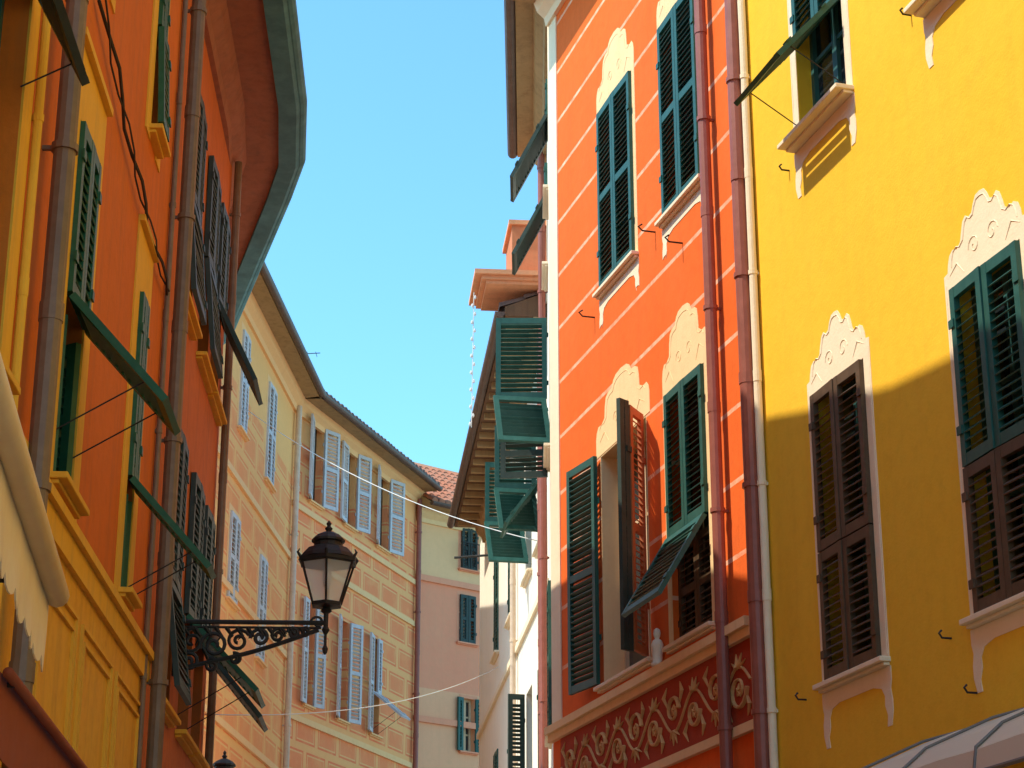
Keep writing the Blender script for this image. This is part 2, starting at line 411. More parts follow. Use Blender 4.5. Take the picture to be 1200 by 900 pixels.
# ============================================================ YELLOW HOUSE
WY=Wall(PR(-3),PR(14.86))
by=empty('yellow_house',WY.M,"bright yellow house with green shutters and cream ornate window surrounds","house")
Y1=WY.rect((972,800),(1012,420)); wY=Y1[1]-Y1[0]
q=WY.pix(1148,720); Y2=(q[0]-wY,q[0],Y1[2],Y1[3])
q=WY.pix(948,155); Y3=(Y1[0],Y1[1],q[1],q[1]+2.2); Y4=(Y2[0],Y2[1],Y3[2],Y3[3])
facade(by,WY,0,WY.L,13.0,[Y1,Y2,Y3,Y4],M_YEL)
for r in (Y1,Y2):
    w=window(by,WY,r)
    for sd in 'ab':
        zm=r[2]+(r[3]-r[2])*.44
        leaf(w,WY,sd,r,zm,r[3]-.01,random.uniform(.5,2),M_GRN if r is Y2 else M_BRN,yo=.02,rails=0)  # lit upper leaves green, shaded leaves brown: shade is in the paint
        leaf(w,WY,sd,r,r[2]+.01,zm-.012,random.uniform(.5,2),M_BRN,yo=.02,rails=0)
    sill(w,WY,r,M_CRM,ears=.42,ext=.13); surround(w,WY,r,M_CRM,fw=.115,ph=.55)
for r in (Y3,Y4):
    w=window(by,WY,r); zh=r[2]+.85
    for sd in 'ab': leaf(w,WY,sd,r,zh+.02,r[3],.8,M_GRN,yo=.0)
    if r is Y3: flap(w,WY,r[0],r[1],zh,.8,42,M_GRN)
    else: flap(w,WY,r[0],r[1],zh,.8,4,M_GRN)
    sill(w,WY,r,M_CRM,ears=.42,ext=.13,out=.16); surround(w,WY,r,M_CRM,fw=.115,ph=.5)
roof(by,[PR(-3),PR(14.86)],13.0,.6,M_SOC,M_TIL,M_GUT,mould=M_CRM)
for px,py in ((945,820),(1115,748),(1145,812),(1068,18),(925,200)):
    bm=bmesh.new(); u,z=WY.pix(px,py); tube(bm,[(u,0,z),(u,.07,z),(u,.09,z+.03),(u,.07,z+.05)],.008,5)
    mk('wall_hook',bm,M_IRN,by,WY.M)
def canopy():
    a=11.45+3; b=7.0+3
    M=WY.M.copy(); M.translation=WY.W((a+b)/2,0,3.44)
    root=empty('shop_canopy',M,"milky sheet canopy on dark iron frame fixed to yellow house","canopy")
    w=(a-b)/2; bm=bmesh.new()
    P=((0.02,.38),(.5,.24),(.95,.04),(1.12,-.10),(1.14,-.22))
    v=[[bm.verts.new((-w+2*w*i/20,y,z+.008*math.sin(i/20*math.pi*5)**2)) for i in range(21)] for y,z in P]
    for j in range(len(P)-1):
        for i in range(20): bm.faces.new((v[j][i],v[j][i+1],v[j+1][i+1],v[j+1][i]))
    o=mk('canopy_sheet',bm,M_CNP,root); o.modifiers.new('s','SOLIDIFY').thickness=.01
    bm=bmesh.new()
    tube(bm,[(-w,1.15,-.23),(w,1.15,-.23)],.014,8); tube(bm,[(-w,.03,.39),(w,.03,.39)],.014,8)
    for i in range(6):
        x=-w+2*w*i/5; tube(bm,[(x,y,z+.015) for y,z in P],.010,6)
    mk('canopy_frame',bm,M_GRP,root)
    for x in (-w+.03,0,w-.03):
        bm=bmesh.new()
        tube(bm,[(x,0,-.5),(x,.5,-.36),(x,1.1,-.27)],.014,6)
        sp=[(x,.5+.14*(1-k/20)*math.cos(k*.45),-.15+.12*(1-k/20)*math.sin(k*.45)) for k in range(18)]
        tube(bm,sp,.01,5)
        mk('scroll_bracket',bm,M_IRN,root)
canopy()
# ============================================================ RED HOUSE
WR=Wall(PR(14.86),PR(20.9))
br=empty('red_house',WR.M,"orange-red house with pale joint lines and gilded dark red frieze","house")
R1=WR.rect((706,345),(740,80)); R2=WR.rect((780,255),(815,-20)); R3=WR.rect((708,815),(757,480)); R4=WR.rect((790,765),(825,425))
ztop=R4[3]
R3=(R3[0],R3[1],5.5,ztop); R4=(R4[0],R4[1],5.5,ztop)
zz=(R1[2]+R2[2])/2; hh=(R1[3]+R2[3])/2; R1=(R1[0],R1[1],zz,hh); R2=(R2[0],R2[1],zz,hh)
facade(br,WR,0,WR.L,14.3,[R1,R2,R3,R4],M_RED,rev=.3)
for r in (R1,R2):
    w=window(br,WR,r)
    for sd in 'ab': leaf(w,WR,sd,r,r[2]+.01,r[3]-.01,1.0,M_GRN,yo=.02)
    sill(w,WR,r,M_CRM,ext=.1,ears=.3); surround(w,WR,r,M_CRY,fw=.09,ph=.75,H=HQ)
w=window(br,WR,R3,wood=M_WFC,depth=.29,label="open window with cream reveal")
bm=bmesh.new(); u0,u1,z0,z1=R3
box(bm,u1-.012,u1-.002,-.22,.0,z0,z1); box(bm,u0+.002,u0+.012,-.22,0,z0,z1); box(bm,u0+.013,u1-.013,-.22,0,z1-.012,z1-.002)
mk('window_reveal',bm,M_CRY,w,WR.M)
leaf(w,WR,'b',R3,R3[2]+.02,R3[3],172,M_GRN,yo=.06,w=.66)
leaf(w,WR,'a',R3,R3[2]+.02,R3[3],138,M_ORL,yo=.05,w=.34,label="shutter leaf folded out, painted in a sunlit red-brown")
leaf(w,WR,'a',(R3[0]-.26,R3[1],0,0),R3[2]+.0,R3[3]+.03,122,M_DKG,yo=.29,w=.14,label="outer strip of the folded shutter")
sill(w,WR,R3,M_CRM,ext=.1); surround(w,WR,R3,M_CRY,fw=.12,ph=.75,side=False,H=HQ)
w=window(br,WR,R4,wood=M_BRN)
zh=R4[2]+1.0
for sd in 'ab': leaf(w,WR,sd,R4,zh+.02,R4[3]-.01,1,M_GRN,yo=.02,rails=0)
flap(w,WR,R4[0],R4[1],zh,.88,31,M_GRN,stay=False)
for sd in 'ab': leaf(w,WR,sd,R4,R4[2]+.02,zh-.05,0.5,M_BRN,yo=-.08)
sill(w,WR,R4,M_CRM,ext=.1); surround(w,WR,R4,M_CRY,fw=.11,ph=.75,H=HQ)
strip(br,WR,'string_course',.35,WR.L+.02,.10,5.28,5.36,M_CRY)
strip(br,WR,'string_course',.35,WR.L+.01,.06,5.2,5.278,M_CRY)
strip(br,WR,'string_course',.35,WR.L,.05,4.42,4.5,M_CRY)
bm=bmesh.new(); box(bm,0.35,WR.L-.3,0,.012,4.502,5.198); fz=mk('painted_frieze',bm,M_FRZ,br,WR.M,label="dark red frieze with gilded scrolls")
bm=bmesh.new()
U0,U1=.45,WR.L-.35; PT=.52
vine=[(U0+(U1-U0)*i/140,.016,4.85+.15*math.sin((U0+(U1-U0)*i/140-U0)*math.pi/PT)) for i in range(141)]
tube(bm,vine,.020,5,sq=.5)
x=U0+PT/2; s=1
while x<U1-.1:
    pts=[]; jr=random.uniform(.85,1.1)
    for i in range(22):
        a=i*.42; rr=.165*jr*(1-i/25)
        pts.append((x+rr*math.cos(math.pi-a)*1.1,.018,4.85-s*.05-s*rr*math.sin(a)*.95))
    tube(bm,pts,[.034*(1-i/34) for i in range(22)],5,sq=.5)
    for t in (.4,1.1,1.8,2.6):
        tube(bm,[(x-.03*math.cos(t),.018,4.85+s*.14),(x-.16*jr*math.cos(t),.018,4.85+s*(.14+.13*math.sin(t)))],[.034,.004],5,sq=.5)
    for sg in (-1,1):
        tube(bm,[(x+sg*.16,.018,4.85-s*.1),(x+sg*.24,.018,4.85-s*.2),(x+sg*.17,.018,4.85-s*.29)],[.01,.03,.004],5,sq=.5)
    for t in range(5):
        an=t*math.pi*.4+.5; tube(bm,[(x,.02,4.85-s*.05),(x+.06*math.cos(an),.018,4.85-s*.05+.06*math.sin(an))],[.026,.008],5,sq=.5)
    x+=PT; s=-s
mk('gilded_scroll',bm,M_GLD,fz,WR.M)
strip(br,WR,'corner_strip',WR.L-.34,WR.L,.014,5.37,14.2,M_CRM)
strip(br,WR,'corner_strip',.02,.44,.014,5.37,14.2,M_CRY)
z=5.45; i=0
while z<14:
    e=.34 if i%2 else .22
    strip(br,WR,'corner_block',.06,.06+e,.018,z,z+.24,M_OCH,y0=.0141); z+=.32; i+=1
z=2.0
while z<4.3: strip(br,WR,'corner_block',WR.L-.4,WR.L-.02,.014,z,z+.3,M_CRY); z+=.4
roof(br,[PR(14.9),PR(20.85)],14.3,.6,M_SOC,M_TIL,M_GUB,mould=M_CRM)
u,_=WR.pix(848,450); pipe(br,WR,u,0,14.2,.055,M_PIP,out=.1)
u,_=WR.pix(877,450,.1); pipe(br,WR,u,0,14.2,.065,M_PIP,out=.11)
pipe(by,WY,WY.L-.03,0,12.9,.035,M_CRM,out=.05)
for px,py in ((697,372),(768,272),(800,285)):
    bm=bmesh.new(); u,z=WR.pix(px,py); tube(bm,[(u,0,z),(u,.14,z),(u,.18,z+.04),(u,.14,z+.07)],.009,5)
    mk('wall_hook',bm,M_IRN,br,WR.M)
def statuette():
    M=WR.M.copy(); M.translation=WR.W(R4[1]+.28,.06,5.362)
    root=empty('statuette',M,"small pale stone statuette standing on the string course","statuette")
    bm=bmesh.new(); lathe(bm,[(.06,0),(.062,.03),(.045,.04),(.05,.1),(.055,.16),(.06,.2),(.045,.24),(.02,.26),(.03,.28),(.036,.31),(.03,.345),(.01,.36)],12)
    mk('figure',bm,M_WHT,root,smooth=True)
statuette()
# ============================================================ HOUSE B
WB=Wall((.46,21.92),(.50,26.5))
bb=empty('tall_narrow_house',WB.M,"tall narrow whitewashed house with projecting eaves and green shutter flaps","house")
Bw=[(.5,1.25,12.1,13.6),(2.9,3.65,12.1,13.6),(1.5,2.35,9.1,11.05),(1.5,2.35,5.6,7.4)]
facade(bb,WB,0,WB.L,14.5,Bw,M_WHT)
for i,r in enumerate(Bw):
    w=window(bb,WB,r)
    if i<2:
        for sd in 'ab': leaf(w,WB,sd,r,r[2]+1.0,r[3],1,M_GRN,yo=.02,rails=0)
        flap(w,WB,r[0],r[1],r[2]+1.0,.95,27,M_DKG,stay=False)
    elif i==2:
        leaf(w,WB,'b',r,r[2]+.90,r[3]+.05,90,M_GRN,w=.66,yo=.03,rails=0,label="green shutter leaf standing square to the wall")
        leaf(w,WB,'b',r,r[2]+.05,r[2]+.89,80,M_GRN,w=.68,yo=.05,tilt=-30,label="flap of the square-standing leaf, propped open")
        leaf(w,WB,'b',r,r[2]-.15,r[2]+.5,97,M_DKG,w=.6,yo=.03)
    else:
        for sd in 'ab': leaf(w,WB,sd,r,r[2],r[3],2,M_GRN,yo=.02)
    sill(w,WB,r,M_CRM)
roof(bb,[(.46,21.92),(.50,26.5)],14.5,.42,M_SOC,M_TDK,M_GUB,mould=M_SOC)
pipe(bb,WB,3.9,0,14.3,.05,M_PIP,out=.08)
# ============================================================ HOUSE C
azC=R(-5.2); WC=Wall((.50,26.52),(.50+math.sin(azC)*12.6,26.52+math.cos(azC)*12.6))
bc=empty('cream_house',WC.M,"sunlit cream house with dark tiled eaves and open green shutters","house")
Cw=[]
for s in (.5,2.3,5.2,8.1):
    Cw.append((s,s+.85,8.9,10.8)); Cw.append((s,s+.85,5.3,7.2))
facade(bc,WC,0,WC.L,12.0,Cw,M_WHT)
for i,r in enumerate(Cw):
    w=window(bc,WC,r)
    if i in (0,2):
        leaf(w,WC,'b',r,r[2]+.95,r[3],90,M_GRN,w=.6,yo=.03,rails=0)
        leaf(w,WC,'b',r,r[2]+.1,r[2]+.93,84,M_GRN,w=.6,yo=.05,tilt=-30)
        if i==0: flap(w,WC,r[0],r[1],r[2]+.9,.85,36,M_GRN,stay=False)
    elif i==3: leaf(w,WC,'b',r,r[2],r[3],80,M_DKG,w=.25,yo=.03)
    else:
        for sd in 'ab': leaf(w,WC,sd,r,r[2],r[3],1,M_GRN,yo=.0)
    sill(w,WC,r,M_CRM)
roof(bc,[WC.p0,WC.p0+WC.d*11.3],12.0,.60,M_SOD,M_TDK,M_GUB,mould=M_SOC,th=.14)
for k in range(22):
    u=.3+k*.5; strip(bc,WC,'rafter',u,u+.07,.56,11.9,11.997,M_SOC)
pipe(bc,WC,.2,0,11.9,.05,M_PIP,out=.08); pipe(bc,WC,4.5,0,11.9,.045,M_PIG,out=.08)
strip(bc,WC,'roof_block',-.2,.9,.02,12.2,12.42,M_CRM,y0=-1.2)
bm=bmesh.new(); box(bm,-.16,.9,-1.5,.88,12.42,12.47); box(bm,-.2,.96,-1.55,.95,12.472,12.53); box(bm,-.26,1.0,-1.6,1.05,12.532,12.60); mk('terracotta_slab',bm,M_TER,bc,WC.M)
bm=bmesh.new(); box(bm,.0,1.0,-.9,.50,12.602,13.4,0); box(bm,-.05,1.05,-.96,.55,13.402,13.47,1); box(bm,.3,.5,-.2,.0,13.472,13.8,1)
mk('brick_chimney',bm,[M_BRK,M_TER],bc,WC.M)
bm=bmesh.new(); a=WC.pix(598,648,.1); 
tube(bm,[(a[0],.02,a[1]),(a[0],1.0,a[1]-.1)],.02,6)
mk('iron_bracket',bm,M_IRN,bc,WC.M)
strip(bc,WC,'string_course',0,WC.L,.05,8.1,8.2,M_CRM)
# ============================================================ LEFT HOUSE A
EA=12.4  # eave height out of view, raised to place its cast shadow
WA=Wall(PL(15.06),PL(-3)); SA=15.06
ba=empty('orange_house',WA.M,"orange house with ochre ground storey, green shutters and propped flaps","house")
A1=WA.rect((60,545),(108,240)); A2=WA.rect((138,703),(166,415))
A1=(A1[0],A1[1],4.85,7.05); A2=(A2[0],A2[1],4.85,7.05)
A3=(A2[0],A2[1],8.35,10.3); A4=(A1[0],A1[1],8.35,10.3); A0=(SA-9.25,SA-8.35,4.85,7.4)
facade(ba,WA,0,WA.L,EA,[A0,A1,A2,A3,A4],M_ORA)
for i,r in enumerate((A0,A1,A2,A3,A4)):
    w=window(ba,WA,r)
    zh={0:7.0,1:WA.pix(72,335)[1],2:WA.pix(155,575)[1],3:9.2,4:9.2}[i]
    L={0:.6,1:.85,2:.85,3:.8,4:.8}[i]; an={0:28,1:42,2:42,3:3,4:3}[i]
    for sd in 'ab': leaf(w,WA,sd,r,zh+.02,r[3]-.01,1,M_GRL,yo=.02,rails=0)
    flap(w,WA,r[0],r[1],zh,L,an,M_GRL if i else M_DKG)
    for sd in 'ab':
        if i in (1,2): leaf(w,WA,sd,r,r[2]+.02,zh-.1,55,M_GRL,yo=-.13,w=.16)
    sill(w,WA,r,M_OCH,ext=.08,out=.11)
    bm=bmesh.new(); u0,u1,z0,z1=r
    f=.22; e=.45
    prism(bm,[(u0-f,z0-.1),(u0-.002,z0-.1),(u0-.002,z1+.002),(u1+.002,z1+.002),(u1+.002,z0-.1),(u1+f,z0-.1),(u1+f,z1+e),(u0-f,z1+e)],0,.012)
    mk('window_surround',bm,M_OCH,w,WA.M)
    strip(w,WA,'window_hood',u0-f,u1+f,.05,z1+e+.002,z1+e+.05,M_OCH)
strip(ba,WA,'string_course',0,WA.L,.07,4.66,4.72,M_OCH); strip(ba,WA,'string_course',0,WA.L,.035,4.5,4.658,M_OCH)
u=.25
while u<10:
    bm=bmesh.new(); a,b=u,u+1.25; za,zb=2.9,4.3
    for e in (0,.09):
        t=.022
        box(bm,a+e,a+e+t,0,.02,za+e,zb-e); box(bm,b-e-t,b-e,0,.02,za+e,zb-e)
        box(bm,a+e+t,b-e-t,0,.02,za+e,za+e+t); box(bm,a+e+t,b-e-t,0,.02,zb-e-t,zb-e)
    mk('wall_panel_moulding',bm,M_OCH,ba,WA.M)
    u+=1.45
roof(ba,[PL(15.1)-Vector((.03,0)),PL(14.0)+Vector((.03,0)),PL(12.6)+Vector((.16,0)),PL(11.0)+Vector((.42,0)),PL(-3)+Vector((.8,0))],EA,.78,M_SOF,M_TIL,M_GUB,mould=None,tiles=False,depth=5)  # unseen eave line bent streetward to slope its shadow on the yellow wall
pipe(ba,WA,SA-9.85,0,EA-.2,.06,M_PIB,out=.12); pipe(ba,WA,SA-9.5,0,EA-.2,.025,M_OCH,out=.04)
pipe(ba,WA,.08,0,EA-.2,.06,M_PIB,out=.11); pipe(ba,WA,.32,0,EA-.2,.022,M_PIB,out=.03)
A=WA.pix(110,0); Bq=WA.pix(190,345)
for dz,rr_ in ((0,.012),(.07,.007)):
    bm=bmesh.new(); pts=[]
    for i in range(13):
        t=i/12; pts.append((A[0]+(Bq[0]-A[0])*t+dz,.03+.05*math.sin(t*9+dz*20)**2,A[1]+(Bq[1]-A[1])*t-.12*math.sin(math.pi*t)))
    tube(bm,pts,rr_,5); mk('wall_cable',bm,M_CLD,ba,WA.M)
def awning(name,label,mat,bar,rb,p_out,zo,zw,val,scal,amp):
    (x0,y0),(x1,y1)=p_out
    O=Vector(((x0+x1)/2,(y0+y1)/2,zo)); root=empty(name,Matrix.Translation(O),label,"awning"); Mi=Matrix.Translation(-O)
    bm=bmesh.new(); tube(bm,[(x0,y0,zo),(x1,y1,zo)],rb,12); bm.transform(Mi); mk('front_bar',bm,bar,root,smooth=True)
    bm=bmesh.new(); n=120
    def wallx(y): return footL.x+dL.x*(y)/dL.y+.04
    a=[];b=[];c=[];m=[]
    for i in range(n+1):
        t=i/n; x=x0-.03+(x1-x0)*t; y=y0+(y1-y0)*t
        a.append(bm.verts.new((wallx(y),y,zw))); b.append(bm.verts.new((x,y,zo+.0)))
        m.append(bm.verts.new((x+amp*.5*math.sin(i*.5),y,zo-val*.5)))
        dz=val*(.86+.14*abs(math.sin(t*math.pi*scal))**.6)
        c.append(bm.verts.new((x+amp*math.sin(i*.5+.3),y,zo-dz)))
    for i in range(n):
        for p,q_ in ((a,b),(b,m),(m,c)): bm.faces.new((p[i],p[i+1],q_[i+1],q_[i]))
    bm.transform(Mi); o=mk('awning_cloth',bm,mat,root,smooth=False); o.modifiers.new('s','SOLIDIFY').thickness=.005
    for t in (.06,.94):
        bm=bmesh.new()
        x=x0+(x1-x0)*t; y=y0+(y1-y0)*t; tube(bm,[(wallx(y),y,zo+.02),(x,y,zo-.01)],.015,6)
        bm.transform(Mi); mk('folding_arm',bm,M_IRN,root)
awning('awning',"cream canvas shop awning with scalloped valance on orange house",M_CAN,M_CAN,.04,((-.9,2.2),(-1.5,6.47)),3.15,3.5,.27,24,.006)
awning('awning',"dark rust canvas shop awning on orange house",M_RCN,M_RCN,.02,((-1.75,6.9),(-1.97,9.55)),2.98,3.3,.3,1,.003)
# ============================================================ LEFT HOUSE L
C1=PL(19.2); az2=R(-15.9); C2=C1+Vector((math.sin(az2),math.cos(az2)))*5.8
WL=Wall(C1,PL(15.06)); WL2=Wall(C2,C1)
bl=empty('burnt_orange_house',WL.M,"burnt orange house with wide weathered eaves following the street bend","house")
SL=19.2
Lw=[]
for s0,s1 in ((15.65,16.5),(17.1,17.9),(18.15,18.9)):
    Lw.append((SL-s1,SL-s0,4.5,6.8)); Lw.append((SL-s1,SL-s0,7.9,9.9))
facade(bl,WL,0,WL.L,11.0,Lw,M_ORB)
L2w=[(1.2,2.0,7.9,9.8),(4.2,5.0,7.9,9.8),(4.2,5.0,4.5,6.6)]
facade(bl,WL2,0,WL2.L,11.0,L2w,M_ORB)
for i,r in enumerate(Lw):
    w=window(bl,WL,r)
    zh=r[2]+(1.0 if i in(0,2,4) else .95)
    mt=M_DKG
    for sd in 'ab': leaf(w,WL,sd,r,zh+.02,r[3]-.01,2,mt,yo=.03,rails=0)
    flap(w,WL,r[0],r[1],zh,.9,{0:8,1:5,2:44,3:6,4:40,5:26}[i],M_GRL if i==2 else mt,stay=(i in (2,)))
    sill(w,WL,r,M_OCH,out=.1)
for r in L2w:
    w=window(bl,WL2,r)
    for sd in 'ab': leaf(w,WL2,sd,r,r[2],r[3],2,M_DKG,yo=.02)
    sill(w,WL2,r,M_OCH)
PA=PL(15.12)
cpath=[C2,C1+(C2-C1)*.2,C1+(C2-C1)*.05+(Vector((-.015,-.02))),C1+(PA-C1)*.25,PA]
roof(bl,cpath,11.0,.68,M_SOF,M_TIL,M_GUT,mould=M_SOF,th=.12,tiles=False)
Minv=MW[bl.name].inverted()
bm=bmesh.new(); sweep(bm,cpath,[(.54,10.95),(.72,10.95),(.78,11.0),(.78,11.2),(.685,11.2),(.685,10.996),(.54,10.996)]); bm.transform(Minv)
mk('eaves_fascia',bm,M_GUT,bl,label="teal blue painted eaves board")
pipe(bl,WL,.06,0,10.8,.04,M_PIB,out=.07)
# ============================================================ L3 / L4 / L5
P34=(-4.42,38.76)
W3=Wall(P34,(-4.93,31.1))
b3=empty('cream_salmon_house',W3.M,"cream and salmon painted house with grey-blue shutters under tiled eaves","house")
w3=[W3.rect((279,500),(292,400)),W3.rect((310,560),(323,462)),W3.rect((265,700),(280,612)),W3.rect((299,770),(312,660))]
w3=[r for r in w3 if r[1]<W3.L-.05]
facade(b3,W3,0,W3.L,15.0,w3,M_L3)
for r in w3:
    w=window(b3,W3,r,M_WFC)
    for sd in 'ab': leaf(w,W3,sd,r,r[2],r[3],2,M_BLU,yo=.02,pitch=.08)
    sill(w,W3,r,M_TRP); surround(w,W3,r,M_TRP,fw=.12,ph=0)
for z in (11.6,9.6,7.3): strip(b3,W3,'string_course',0,W3.L,.05,z,z+.12,M_TRP)
roof(b3,[P34,(-4.93,31.1)],15.0,.5,M_SOC,M_TDK,M_GUB,mould=M_TRP)
pipe(b3,W3,.12,0,14.8,.06,M_PIG,out=.1)
W4=Wall((-2.24,45.54),P34)
b4=empty('salmon_house',W4.M,"salmon house with painted panels and rows of open grey-blue shutters","house")
def rr4(xa,ya,xb,yb): return W4.rect((xa,ya),(xb,yb))
up=[rr4(362,588,378,507),rr4(403,610,417,530),rr4(441,640,455,560)]
lo=[rr4(355,825,368,712),rr4(394,842,408,730),rr4(433,858,446,748)]
zu0=sum(r[2] for r in up)/3; zu1=sum(r[3] for r in up)/3; zl0=sum(r[2] for r in lo)/3; zl1=sum(r[3] for r in lo)/3
up=[(r[0],r[1],zu0,zu1) for r in up]; lo=[(r[0],r[1],zl0,zl1) for r in lo]
gr=[(r[0],r[1],zl0-3.8,zl1-3.8) for r in lo]
facade(b4,W4,0,W4.L,15.0,up+lo+gr,M_L4)
for i,r in enumerate(up+lo+gr):
    w=window(b4,W4,r,M_BRN); lw=(r[1]-r[0])*.80
    if i==5:
        leaf(w,W4,'b',r,r[2],r[3],168,M_BLU,w=lw,yo=.06,pitch=.08); leaf(w,W4,'a',r,r[2]+.9,r[3],4,M_BLU,pitch=.08,rails=0); 
        flap(w,W4,r[0],r[1],r[2]+.9,.9,50,M_BLU)
    else:
        for sd in 'ab': leaf(w,W4,sd,r,r[2],r[3],random.choice((162,172,168)),M_BLU,w=lw,yo=.06,pitch=.08)
    sill(w,W4,r,M_TRP,ext=.08)
for z in (zu0-.35,zl1+.75,zl0-.4,zl0-1.6): strip(b4,W4,'string_course',0,W4.L,.05,z,z+.12,M_TRP)
roof(b4,[(-2.24,45.54),P34],15.0,.5,M_SOC,M_TDK,M_GUB,mould=M_TRP)
pipe(b4,W4,.1,0,14.8,.06,M_PIP,out=.1)
W5=Wall((1.59,48.75),(-2.24,45.54))
b5=empty('pale_pink_house',W5.M,"pale peach and pink house with red tiled roof closing the street","house")
w5=[W5.rect((540,666),(558,622)),W5.rect((538,752),(556,700)),W5.rect((541,880),(556,820))]
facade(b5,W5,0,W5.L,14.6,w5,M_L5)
for i,r in enumerate(w5):
    w=window(b5,W5,r,M_WFC)
    for sd in 'ab': leaf(w,W5,sd,r,r[2],r[3],[2,2,170][i],[M_DKG,M_DKG,M_GRN][i],yo=.04,pitch=.08)
    sill(w,W5,r,M_PKT); surround(w,W5,r,M_PKT,fw=.08,ph=0)
    if i==0:
        bm=bmesh.new(); a,b=r[0]-.1,r[1]+.1
        for k in range(9): tube(bm,[(a+(b-a)*k/8,.2,r[2]),(a+(b-a)*k/8,.2,r[2]+.6)],.012,5)
        tube(bm,[(a,.2,r[2]+.6),(b,.2,r[2]+.6)],.015,5); mk('iron_railing',bm,M_IRN,w,W5.M)
for z in (12.9,9.6,6.2): strip(b5,W5,'string_course',0,W5.L,.06,z,z+.14,M_PKT)
roof(b5,[(1.59,48.75),(-2.24,45.54)],14.6,.5,M_SOC,M_TIL,M_GUB,mould=M_CRY,pitch=30,tl=4)
Wt=Wall((-2.6,48.6),(-5.4,41.5))
bt=empty('attic_house',Wt.M,"low tiled attic storey rising behind the salmon house","house")
facade(bt,Wt,0,Wt.L,15.9,[],M_L5,z0=14,depth=3)
roof(bt,[(-2.6,48.6),(-5.4,41.5)],15.9,.3,M_SOC,M_TIL,None,pitch=28,tl=3,depth=3)
bm=bmesh.new(); P=W4.W(W4.L-.6,-.3,15.3); tube(bm,[P,P+Vector((0,0,1.0))],.015,5); tube(bm,[P+Vector((-.4,0,.9)),P+Vector((.5,0,.95))],.01,5)
for k in range(5): tube(bm,[P+Vector((-.3+k*.18,-.15,.92)),P+Vector((-.3+k*.18,.15,.92))],.006,4)
bm.transform(MW[b4.name].inverted()); mk('antenna',bm,M_IRN,b4)
# ============================================================ LAMPS
def lamp(W,u,z,length,label):
    M=W.M.copy(); M.translation=W.W(u,0,z)
    root=empty('street_lamp',M,label,"street lamp",None)
    bm=bmesh.new(); L=length; k_=L/1.27
    box(bm,-.03,.03,0,.02,-.46,.25)
    tube(bm,[(0,.02,0),(0,L,0)],.02,8); tube(bm,[(0,.02,-.045),(0,L*.97,-.045)],.011,6)
    low=[(0,.03,-.42)]+[(0,.03+L*.93*t,-.42+.36*t**.8-.05*math.sin(t*math.pi)) for t in [k/14 for k in range(1,15)]]
    tube(bm,low,.02,6)
    def spiral(cy,cz,r0,a0,turns,dirn,n=26,rad=.011):
        tube(bm,[(0,cy+r0*(1-k/(n*1.15))*math.cos(a0+dirn*k*turns*2*math.pi/n),cz+r0*(1-k/(n*1.15))*math.sin(a0+dirn*k*turns*2*math.pi/n)) for k in range(n)],rad,6)
    for cy,cz,r0,a0,dn in ((.15,-.17,.115,1.2,1),(.14,-.34,.085,3.0,-1),(.34,-.20,.12,3.4,-1),(.33,-.37,.06,.5,1),(.54,-.16,.10,.5,1),(.52,-.31,.05,2,-1),(.72,-.13,.08,3.2,-1),(.87,-.11,.065,.2,1),(1.0,-.09,.05,3,-1),(1.1,-.075,.035,.3,1)):
        spiral(cy*k_,cz,r0*min(1,k_*1.1),a0,1.7,dn,rad=.016)
    for k in range(12):
        y=.08+k*L*.07; tube(bm,[(0,y,-.05),(0,y+.05,-.12),(0,y+.01,-.21+.012*k)],[.02,.015,.004],5)
    spiral(L-.07,.0,.06,math.pi,1.2,-1)
    lathe(bm,[(.006,-.27),(.02,-.25),(.026,-.22),(.012,-.19),(.012,-.1),(.035,-.06),(.02,-.03),(.022,.08),(.05,.1),(.03,.13)],10,0,(0,L,0))
    mk('bracket',bm,M_IRN,root)
    Mt=M@Matrix.Translation((0,L,.13))@Matrix.Diagonal((1.14,1.14,.95,1)); n=6
    bm=bmesh.new()
    lathe(bm,[(.03,0),(.12,.01),(.125,.04),(.115,.045),(.11,.03)],n,0)
    for k in range(n):
        a=k*2*math.pi/n; c,s_=math.cos(a),math.sin(a)
        tube(bm,[(.118*c,.118*s_,.04),(.215*c,.215*s_,.40)],.009,5)
        tube(bm,[(.225*c,.225*s_,.43),(.25*c,.25*s_,.47),(.235*c,.235*s_,.50)],[.014,.01,.004],5)
    lathe(bm,[(.205,.39),(.235,.40),(.24,.43),(.21,.44)],n,0)
    mk('lamp_frame',bm,M_IRN,root,Mt)
    bm=bmesh.new()
    for k in range(n):
        a0=k*2*math.pi/n; a1=(k+1)*2*math.pi/n
        bm.faces.new([bm.verts.new(p) for p in ((.108*math.cos(a0),.108*math.sin(a0),.045),(.108*math.cos(a1),.108*math.sin(a1),.045),(.2*math.cos(a1),.2*math.sin(a1),.395),(.2*math.cos(a0),.2*math.sin(a0),.395))])
    bmesh.ops.remove_doubles(bm,verts=bm.verts[:],dist=1e-4)
    mk('lamp_glass',bm,M_LGL,root,Mt)
    bm=bmesh.new(); lathe(bm,[(.22,.435),(.205,.47),(.16,.53),(.11,.555),(.105,.59),(.125,.60),(.125,.62),(.09,.66),(.04,.69),(.018,.70),(.03,.725),(.012,.75),(.02,.77),(.004,.80)],12,0)
    mk('lamp_cap',bm,M_IRN,root,Mt)
    bm=bmesh.new(); lathe(bm,[(.02,.38),(.03,.36),(.035,.28),(.03,.2),(.012,.17)],10,0); mk('bulb',bm,M_WHP,root,Mt,smooth=True)
    return root
u,z=WL.pix(205,728)
lamp(WL,u,5.33,1.26,"black wrought iron lantern on scroll bracket fixed to burnt orange house")
lamp(WL2,.4,4.66,.95,"black iron lantern on burnt orange house past the bend")
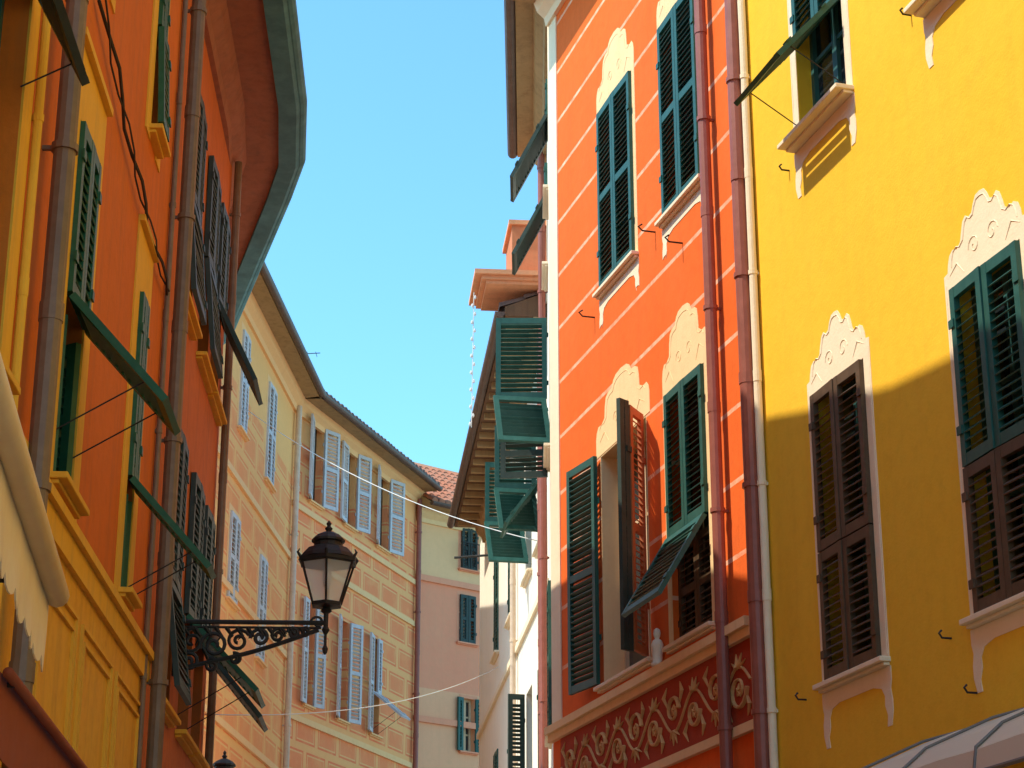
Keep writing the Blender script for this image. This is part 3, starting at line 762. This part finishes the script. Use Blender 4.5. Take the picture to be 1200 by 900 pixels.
lamp(WY,13.4,2.5,.9,"black iron lantern on yellow house beside shop canopy")
# ============================================================ CABLES
def cable(a,b,sag,r,label,name='cable',mat=M_CRD,bulbs=0):
    a=Vector(a);b=Vector(b);bm=bmesh.new()
    pts=[a.lerp(b,t/20)-Vector((0,0,sag*4*(t/20)*(1-t/20))) for t in range(21)]
    o=(a+b)/2; pts=[p-o for p in pts]
    tube(bm,pts,r,5)
    ob=mk(name,bm,mat,None,Matrix.Translation(o)); ob["label"]=label; ob["category"]="cable"
    for i in range(bulbs):
        bm=bmesh.new(); lathe(bm,[(.006,.02),(.016,0),(.018,-.025),(.004,-.045)],6)
        p=a.lerp(b,(i+.5)/bulbs); mk('light_bulb',bm,M_WHP,ob,Matrix.Translation((p.x+.02*(-1)**i,p.y,p.z)))
q=W3.pix(285,478); e=WC.pix(632,634)
cable(W3.W(q[0],.02,q[1]),WC.W(e[0],.02,e[1]),.3,.007,"thin pale cable strung across street between cream houses")
e=WC.pix(585,782)
cable(WL.W(.1,.02,5.0),WC.W(e[0],.02,e[1]),.25,.006,"thin pale cable strung from burnt orange house across street")
cable(WC.W(.2,1.03,12.42),WC.W(.25,1.05,10.4),0,.006,"cord of small bulbs hanging from terracotta slab",name='string_lights',bulbs=16)
# ============================================================ GROUND
bm=bmesh.new(); v=[bm.verts.new(p) for p in ((-600,-600,0),(600,-600,0),(600,600,0),(-600,600,0))]; bm.faces.new(v)
g=mk('ground',bm,M_PAV); g["kind"]="structure"; g["label"]="stone paved street ground"
# ============================================================ LIGHT
SAZ=R(-105); SEL=R(53)
w=bpy.data.worlds.new("World"); scene.world=w; w.use_nodes=True; nt=w.node_tree
sky=nt.nodes.new('ShaderNodeTexSky'); sky.sky_type='NISHITA'; sky.sun_disc=False; sky.sun_elevation=SEL; sky.sun_rotation=SAZ
sky.altitude=0; sky.air_density=1.0; sky.dust_density=.5; sky.ozone_density=1.0
tint=nt.nodes.new('ShaderNodeMix'); tint.data_type='RGBA'; tint.blend_type='MULTIPLY'; tint.inputs[0].default_value=1; tint.inputs[7].default_value=(1.35,2.3,2.45,1)
nt.links.new(sky.outputs[0],tint.inputs[6])
bg=nt.nodes['Background']; bg.inputs['Strength'].default_value=.15; nt.links.new(tint.outputs[2],bg.inputs[0])
sd=Vector((math.sin(SAZ)*math.cos(SEL),math.cos(SAZ)*math.cos(SEL),math.sin(SEL)))
sl=bpy.data.lights.new('sun','SUN'); sl.energy=5.0; sl.angle=R(.5); sl.color=(1,.92,.76)
so=bpy.data.objects.new('sun',sl); COL.objects.link(so); so.rotation_euler=sd.to_track_quat('Z','Y').to_euler(); so.location=(-20,0,30)
